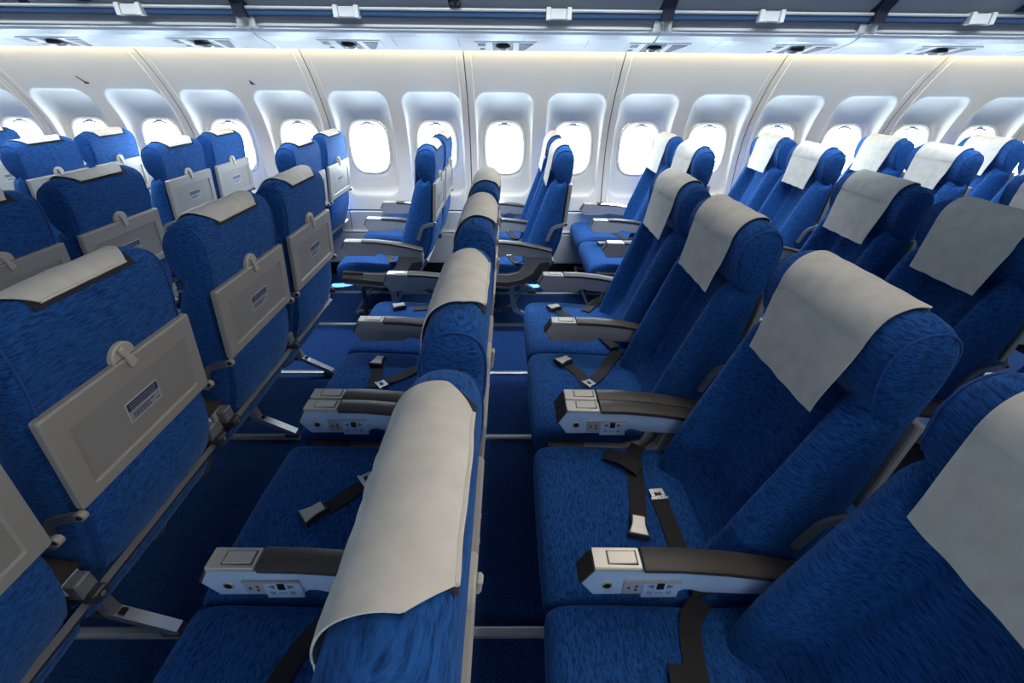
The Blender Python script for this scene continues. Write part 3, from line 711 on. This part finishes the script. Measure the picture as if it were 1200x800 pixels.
# ------------------------------------------------------------------ where the seats stand
CEN_ARMS = [.069, .584, 1.099, 1.156, 1.671, 2.186]
CEN = [.3265, .8415, 1.4135, 1.9285]
WIN_ARMS = [2.718, 3.233, 3.748]
WIN = [2.9755, 3.4885]
gen = [('strap', [(.30, .235, .02), (.26, .20), (.20, .12), (.10, .03)]), ('buckle', (.07, .01, 215)), ('strap', [(.30, -.235, .02), (.26, -.20), (.22, -.10), (.20, -.03)]), ('tongue', (.195, -.015, 100))]
gen2 = [('strap', [(.32, .235, .02), (.24, .20), (.13, .145), (.075, .135)]), ('buckle', (.05, .135, 190)), ('strap', [(.30, -.235, .02), (.25, -.19), (.21, -.08)]), ('tongue', (.205, -.065, 100))]
BELT = {
 'b2': [('strap', [(.24, .245, .004), (.215, .20), (.195, .08), (.170, -.035)]), ('buckle', (.160, -.070, 257)), ('strap', [(.27, -.25, .01), (.255, -.15), (.250, -.02), (.248, .03)]), ('tongue', (.247, .046, 275)), ('fold', [(.215, .13, .004), (.17, .165, .012), (.12, .195, .003)])],
 'b3': [('strap', [(.06, .14), (.10, .08), (.115, .02), (.125, .0, .002)]), ('buckle', (.045, .155, 215)), ('strap', [(.29, .235, .02), (.24, .17, .005), (.19, .09), (.145, .025, .004)]), ('tongue', (.13, .012, 215))],
 'b4': [('strap', [(.065, .125), (.12, .05), (.17, -.02), (.24, -.10), (.29, -.23, .01)]), ('buckle', (.05, .145, 205)), ('strap', [(.30, .235, .03), (.25, .20, .01), (.21, .14)])],
 'a2': [('strap', [(.30, .24, .01), (.25, .14), (.18, .06), (.12, -.01)]), ('buckle', (.095, -.030, 222)), ('strap', [(.27, -.25, .01), (.255, -.12), (.25, .0), (.27, .1)]), ('tongue', (.20, .10, 220))],
 'a3': [('strap', [(.10, -.02), (.095, .04), (.085, .12)]), ('buckle', (.082, .15, 262+0)), ('strap', [(.32, .20, .02), (.26, .14, .006), (.19, .06), (.14, .02, .005)]), ('tongue', (.13, .0, 220))],
 'a4': [('strap', [(.30, .22, .01), (.22, .18), (.13, .15)]), ('buckle', (.06, .15, 200)), ('strap', [(.30, -.23, .01), (.24, -.10)])],
 'b1': [('strap', [(.26, .25, .012), (.215, .20), (.19, .05), (.175, -.24)]), ('fold', [(.165, .12, .002), (.15, .0, .004), (.14, -.24, .002)])],
 'a1': [('strap', [(.26, .25, .012), (.19, .16), (.15, .02), (.10, -.24)])],
}
P_ = 'blue aeroplane seat '
def L(t): return t
CENTRE_ROWS = {   # key: (armrest-tip x, recline, seats present, [labels for seats 1-4 from the camera outward])
 'y': (-2.24, 0, (3, 4), {3: 'blue seat back with grey tray cut by the left picture edge, foremost centre row', 4: 'aisle-side seat of the foremost centre row, seen from behind at far left'}),
 'z': (-1.43, 0, (1, 2, 3, 4), {1: 'seat at bottom left showing only its grey tray table and tray hinge', 2: 'large seat back at left with cream headrest cover and big grey tray table', 3: 'blue seat back with grey tray, between the large left one and the aisle one', 4: 'aisle seat of the tray-facing centre row, its grey tray turned toward the aisle'}),
 'a': (-.62, 0, (1, 2, 3, 4), {1: 'nearest seat of the edge-on row, long cream cover seen from above', 2: 'second seat of the edge-on row, buckle lying open on its cushion', 3: 'third seat of the edge-on row, just behind the double armrests', 4: 'farthest seat of the edge-on row, beside the aisle'}),
 'b': (.19, 0, (1, 2, 3, 4), {1: 'seat at bottom right corner with grey cover cut by the picture edge', 2: 'large blue seat facing left at right, with open silver buckle on its cushion', 3: 'blue seat beyond the right-hand double armrests, joined belt on its cushion', 4: 'aisle-end seat of the right-hand front-facing row, past the plain armrest'}),
 'c': (1.04, 0, (2, 3, 4), {2: 'blue seat mostly hidden behind the bottom right corner seat', 3: 'blue seat at the right edge with a broad wrinkled grey headrest cover', 4: 'seat with grey cover in front of the white-covered window seats, second centre row back'}),
 'd': (1.84, 0, (4,), {4: 'seat whose dark blue shoulder shows at the right edge above the broad grey cover'}),
}
for key, (x, rc, have, labs) in CENTRE_ROWS.items():
    for n in have:
        v = CEN[n-1]; k = f'{key}{n}'
        A = {1: [(-ARMO, False, True), (ARMO, True, False)], 2: [(ARMO, True, True)], 3: [(-ARMO, False, True), (ARMO, False, False)], 4: [(ARMO, False, True)]}[n]
        if n == 2 and 1 not in have: A = [(-ARMO, True, False)]+A
        if n == 4 and 3 not in have: A = [(-ARMO, False, False)]+A
        build_seat(k, x, v, A, rc, labs[n], 'blue seats of the centre block', BELT.get(k, gen if n % 2 else gen2), (ord(key)+n*2) % 5, None)
    nm = dict(y='foremost centre row', z='tray-facing centre row at left', a='edge-on centre row', b='right-hand centre row', c='second centre row back at right', d='centre row at the right edge')[key]
    for u, (vs, ft, who, bx) in enumerate((((.069, 1.099), (.213, .75), (1, 2), (.584, 1.085)), ((1.156, 2.186), (1.64, 2.19-.03), (3, 4), (1.17, 1.671)))):
        if any(w in have for w in who):
            build_frame(x, vs, ft, f'metal legs and beams under the {"nearer" if u == 0 else "aisle-side"} pair, {nm}', 'metal frames under the seat pairs', bx)
WNAMES = {   # window-side pairs, front to back
 'l': (-4.25, (2,), {2: 'window seat half cut off by the left picture edge'}),
 'm': (-3.40, (1, 2), {1: 'aisle seat with white tray, foremost whole pair of the window row', 2: 'window seat beside the foremost whole pair, white tray and pale cover'}),
 'n': (-2.59, (1, 2), {1: 'aisle seat back with placarded tray, left of the bright sun patch', 2: 'window seat back with white tray, touching the bright sun patch on the wall'}),
 'o': (-1.82, (1, 2), {1: 'aisle seat back partly hidden by the centre row seat with dark grey tray', 2: 'window seat back with very bright tray, right of the sun patch'}),
 'p': (-1.01, (1, 2), {1: 'edge-on aisle seat with full side armrest shell, buckle on its sunny cushion', 2: 'edge-on window seat showing only a slice behind the aisle seat'}),
 'q': (-.20, (1, 2), {1: 'side-on aisle seat with white cover, curved brown shell, facing left', 2: 'side-on window seat peeping out ahead of its aisle neighbour'}),
 'r': (.625, (1, 2), {1: 'aisle seat with sunlit empty cushion, its head behind the nearer grey cover', 2: 'window seat with sunlit empty cushion and white cover against the window'}),
 's': (1.39, (1, 2), {1: 'white-covered aisle seat with a wrinkled pucker at the cover top', 2: 'white-covered window seat, small cover hanging beside the panel seam'}),
 't': (2.20, (1, 2), {1: 'white-covered aisle seat above the grey-covered centre seats', 2: 'white-covered window seat with pucker, between two bright windows at right'}),
 'u': (2.97, (1, 2), {1: 'aisle seat cut off by the right picture edge', 2: 'white-covered window seat nearest the right picture edge'}),
}
for key, (x, have, labs) in WNAMES.items():
    for n in have:
        A = {1: [(-ARMO, False, True), (ARMO, False, False)], 2: [(ARMO-.028, False, False)]}[n]
        if n == 2 and 1 not in have: A = [(-ARMO, False, False)]+A
        build_seat(key+str(n), x, WIN[n-1], A, 0, labs[n], 'blue seats by the windows', gen2 if n % 2 else gen, (ord(key)+n*3) % 5, None)
    nm = dict(l='pair cut by the left edge', m='foremost whole pair', n='pair left of the sun patch', o='pair right of the sun patch', p='edge-on pair with the sunny cushion', q='side-on pair facing left', r='pair with sunlit empty cushions', s='first white-covered pair', t='second white-covered pair', u='last white-covered pair')[key]
    build_frame(x, (2.718, 3.748), (2.79, 3.33), f'grey metal legs and beams under the window-side {nm}', 'metal frames under the seat pairs', (3.233,))
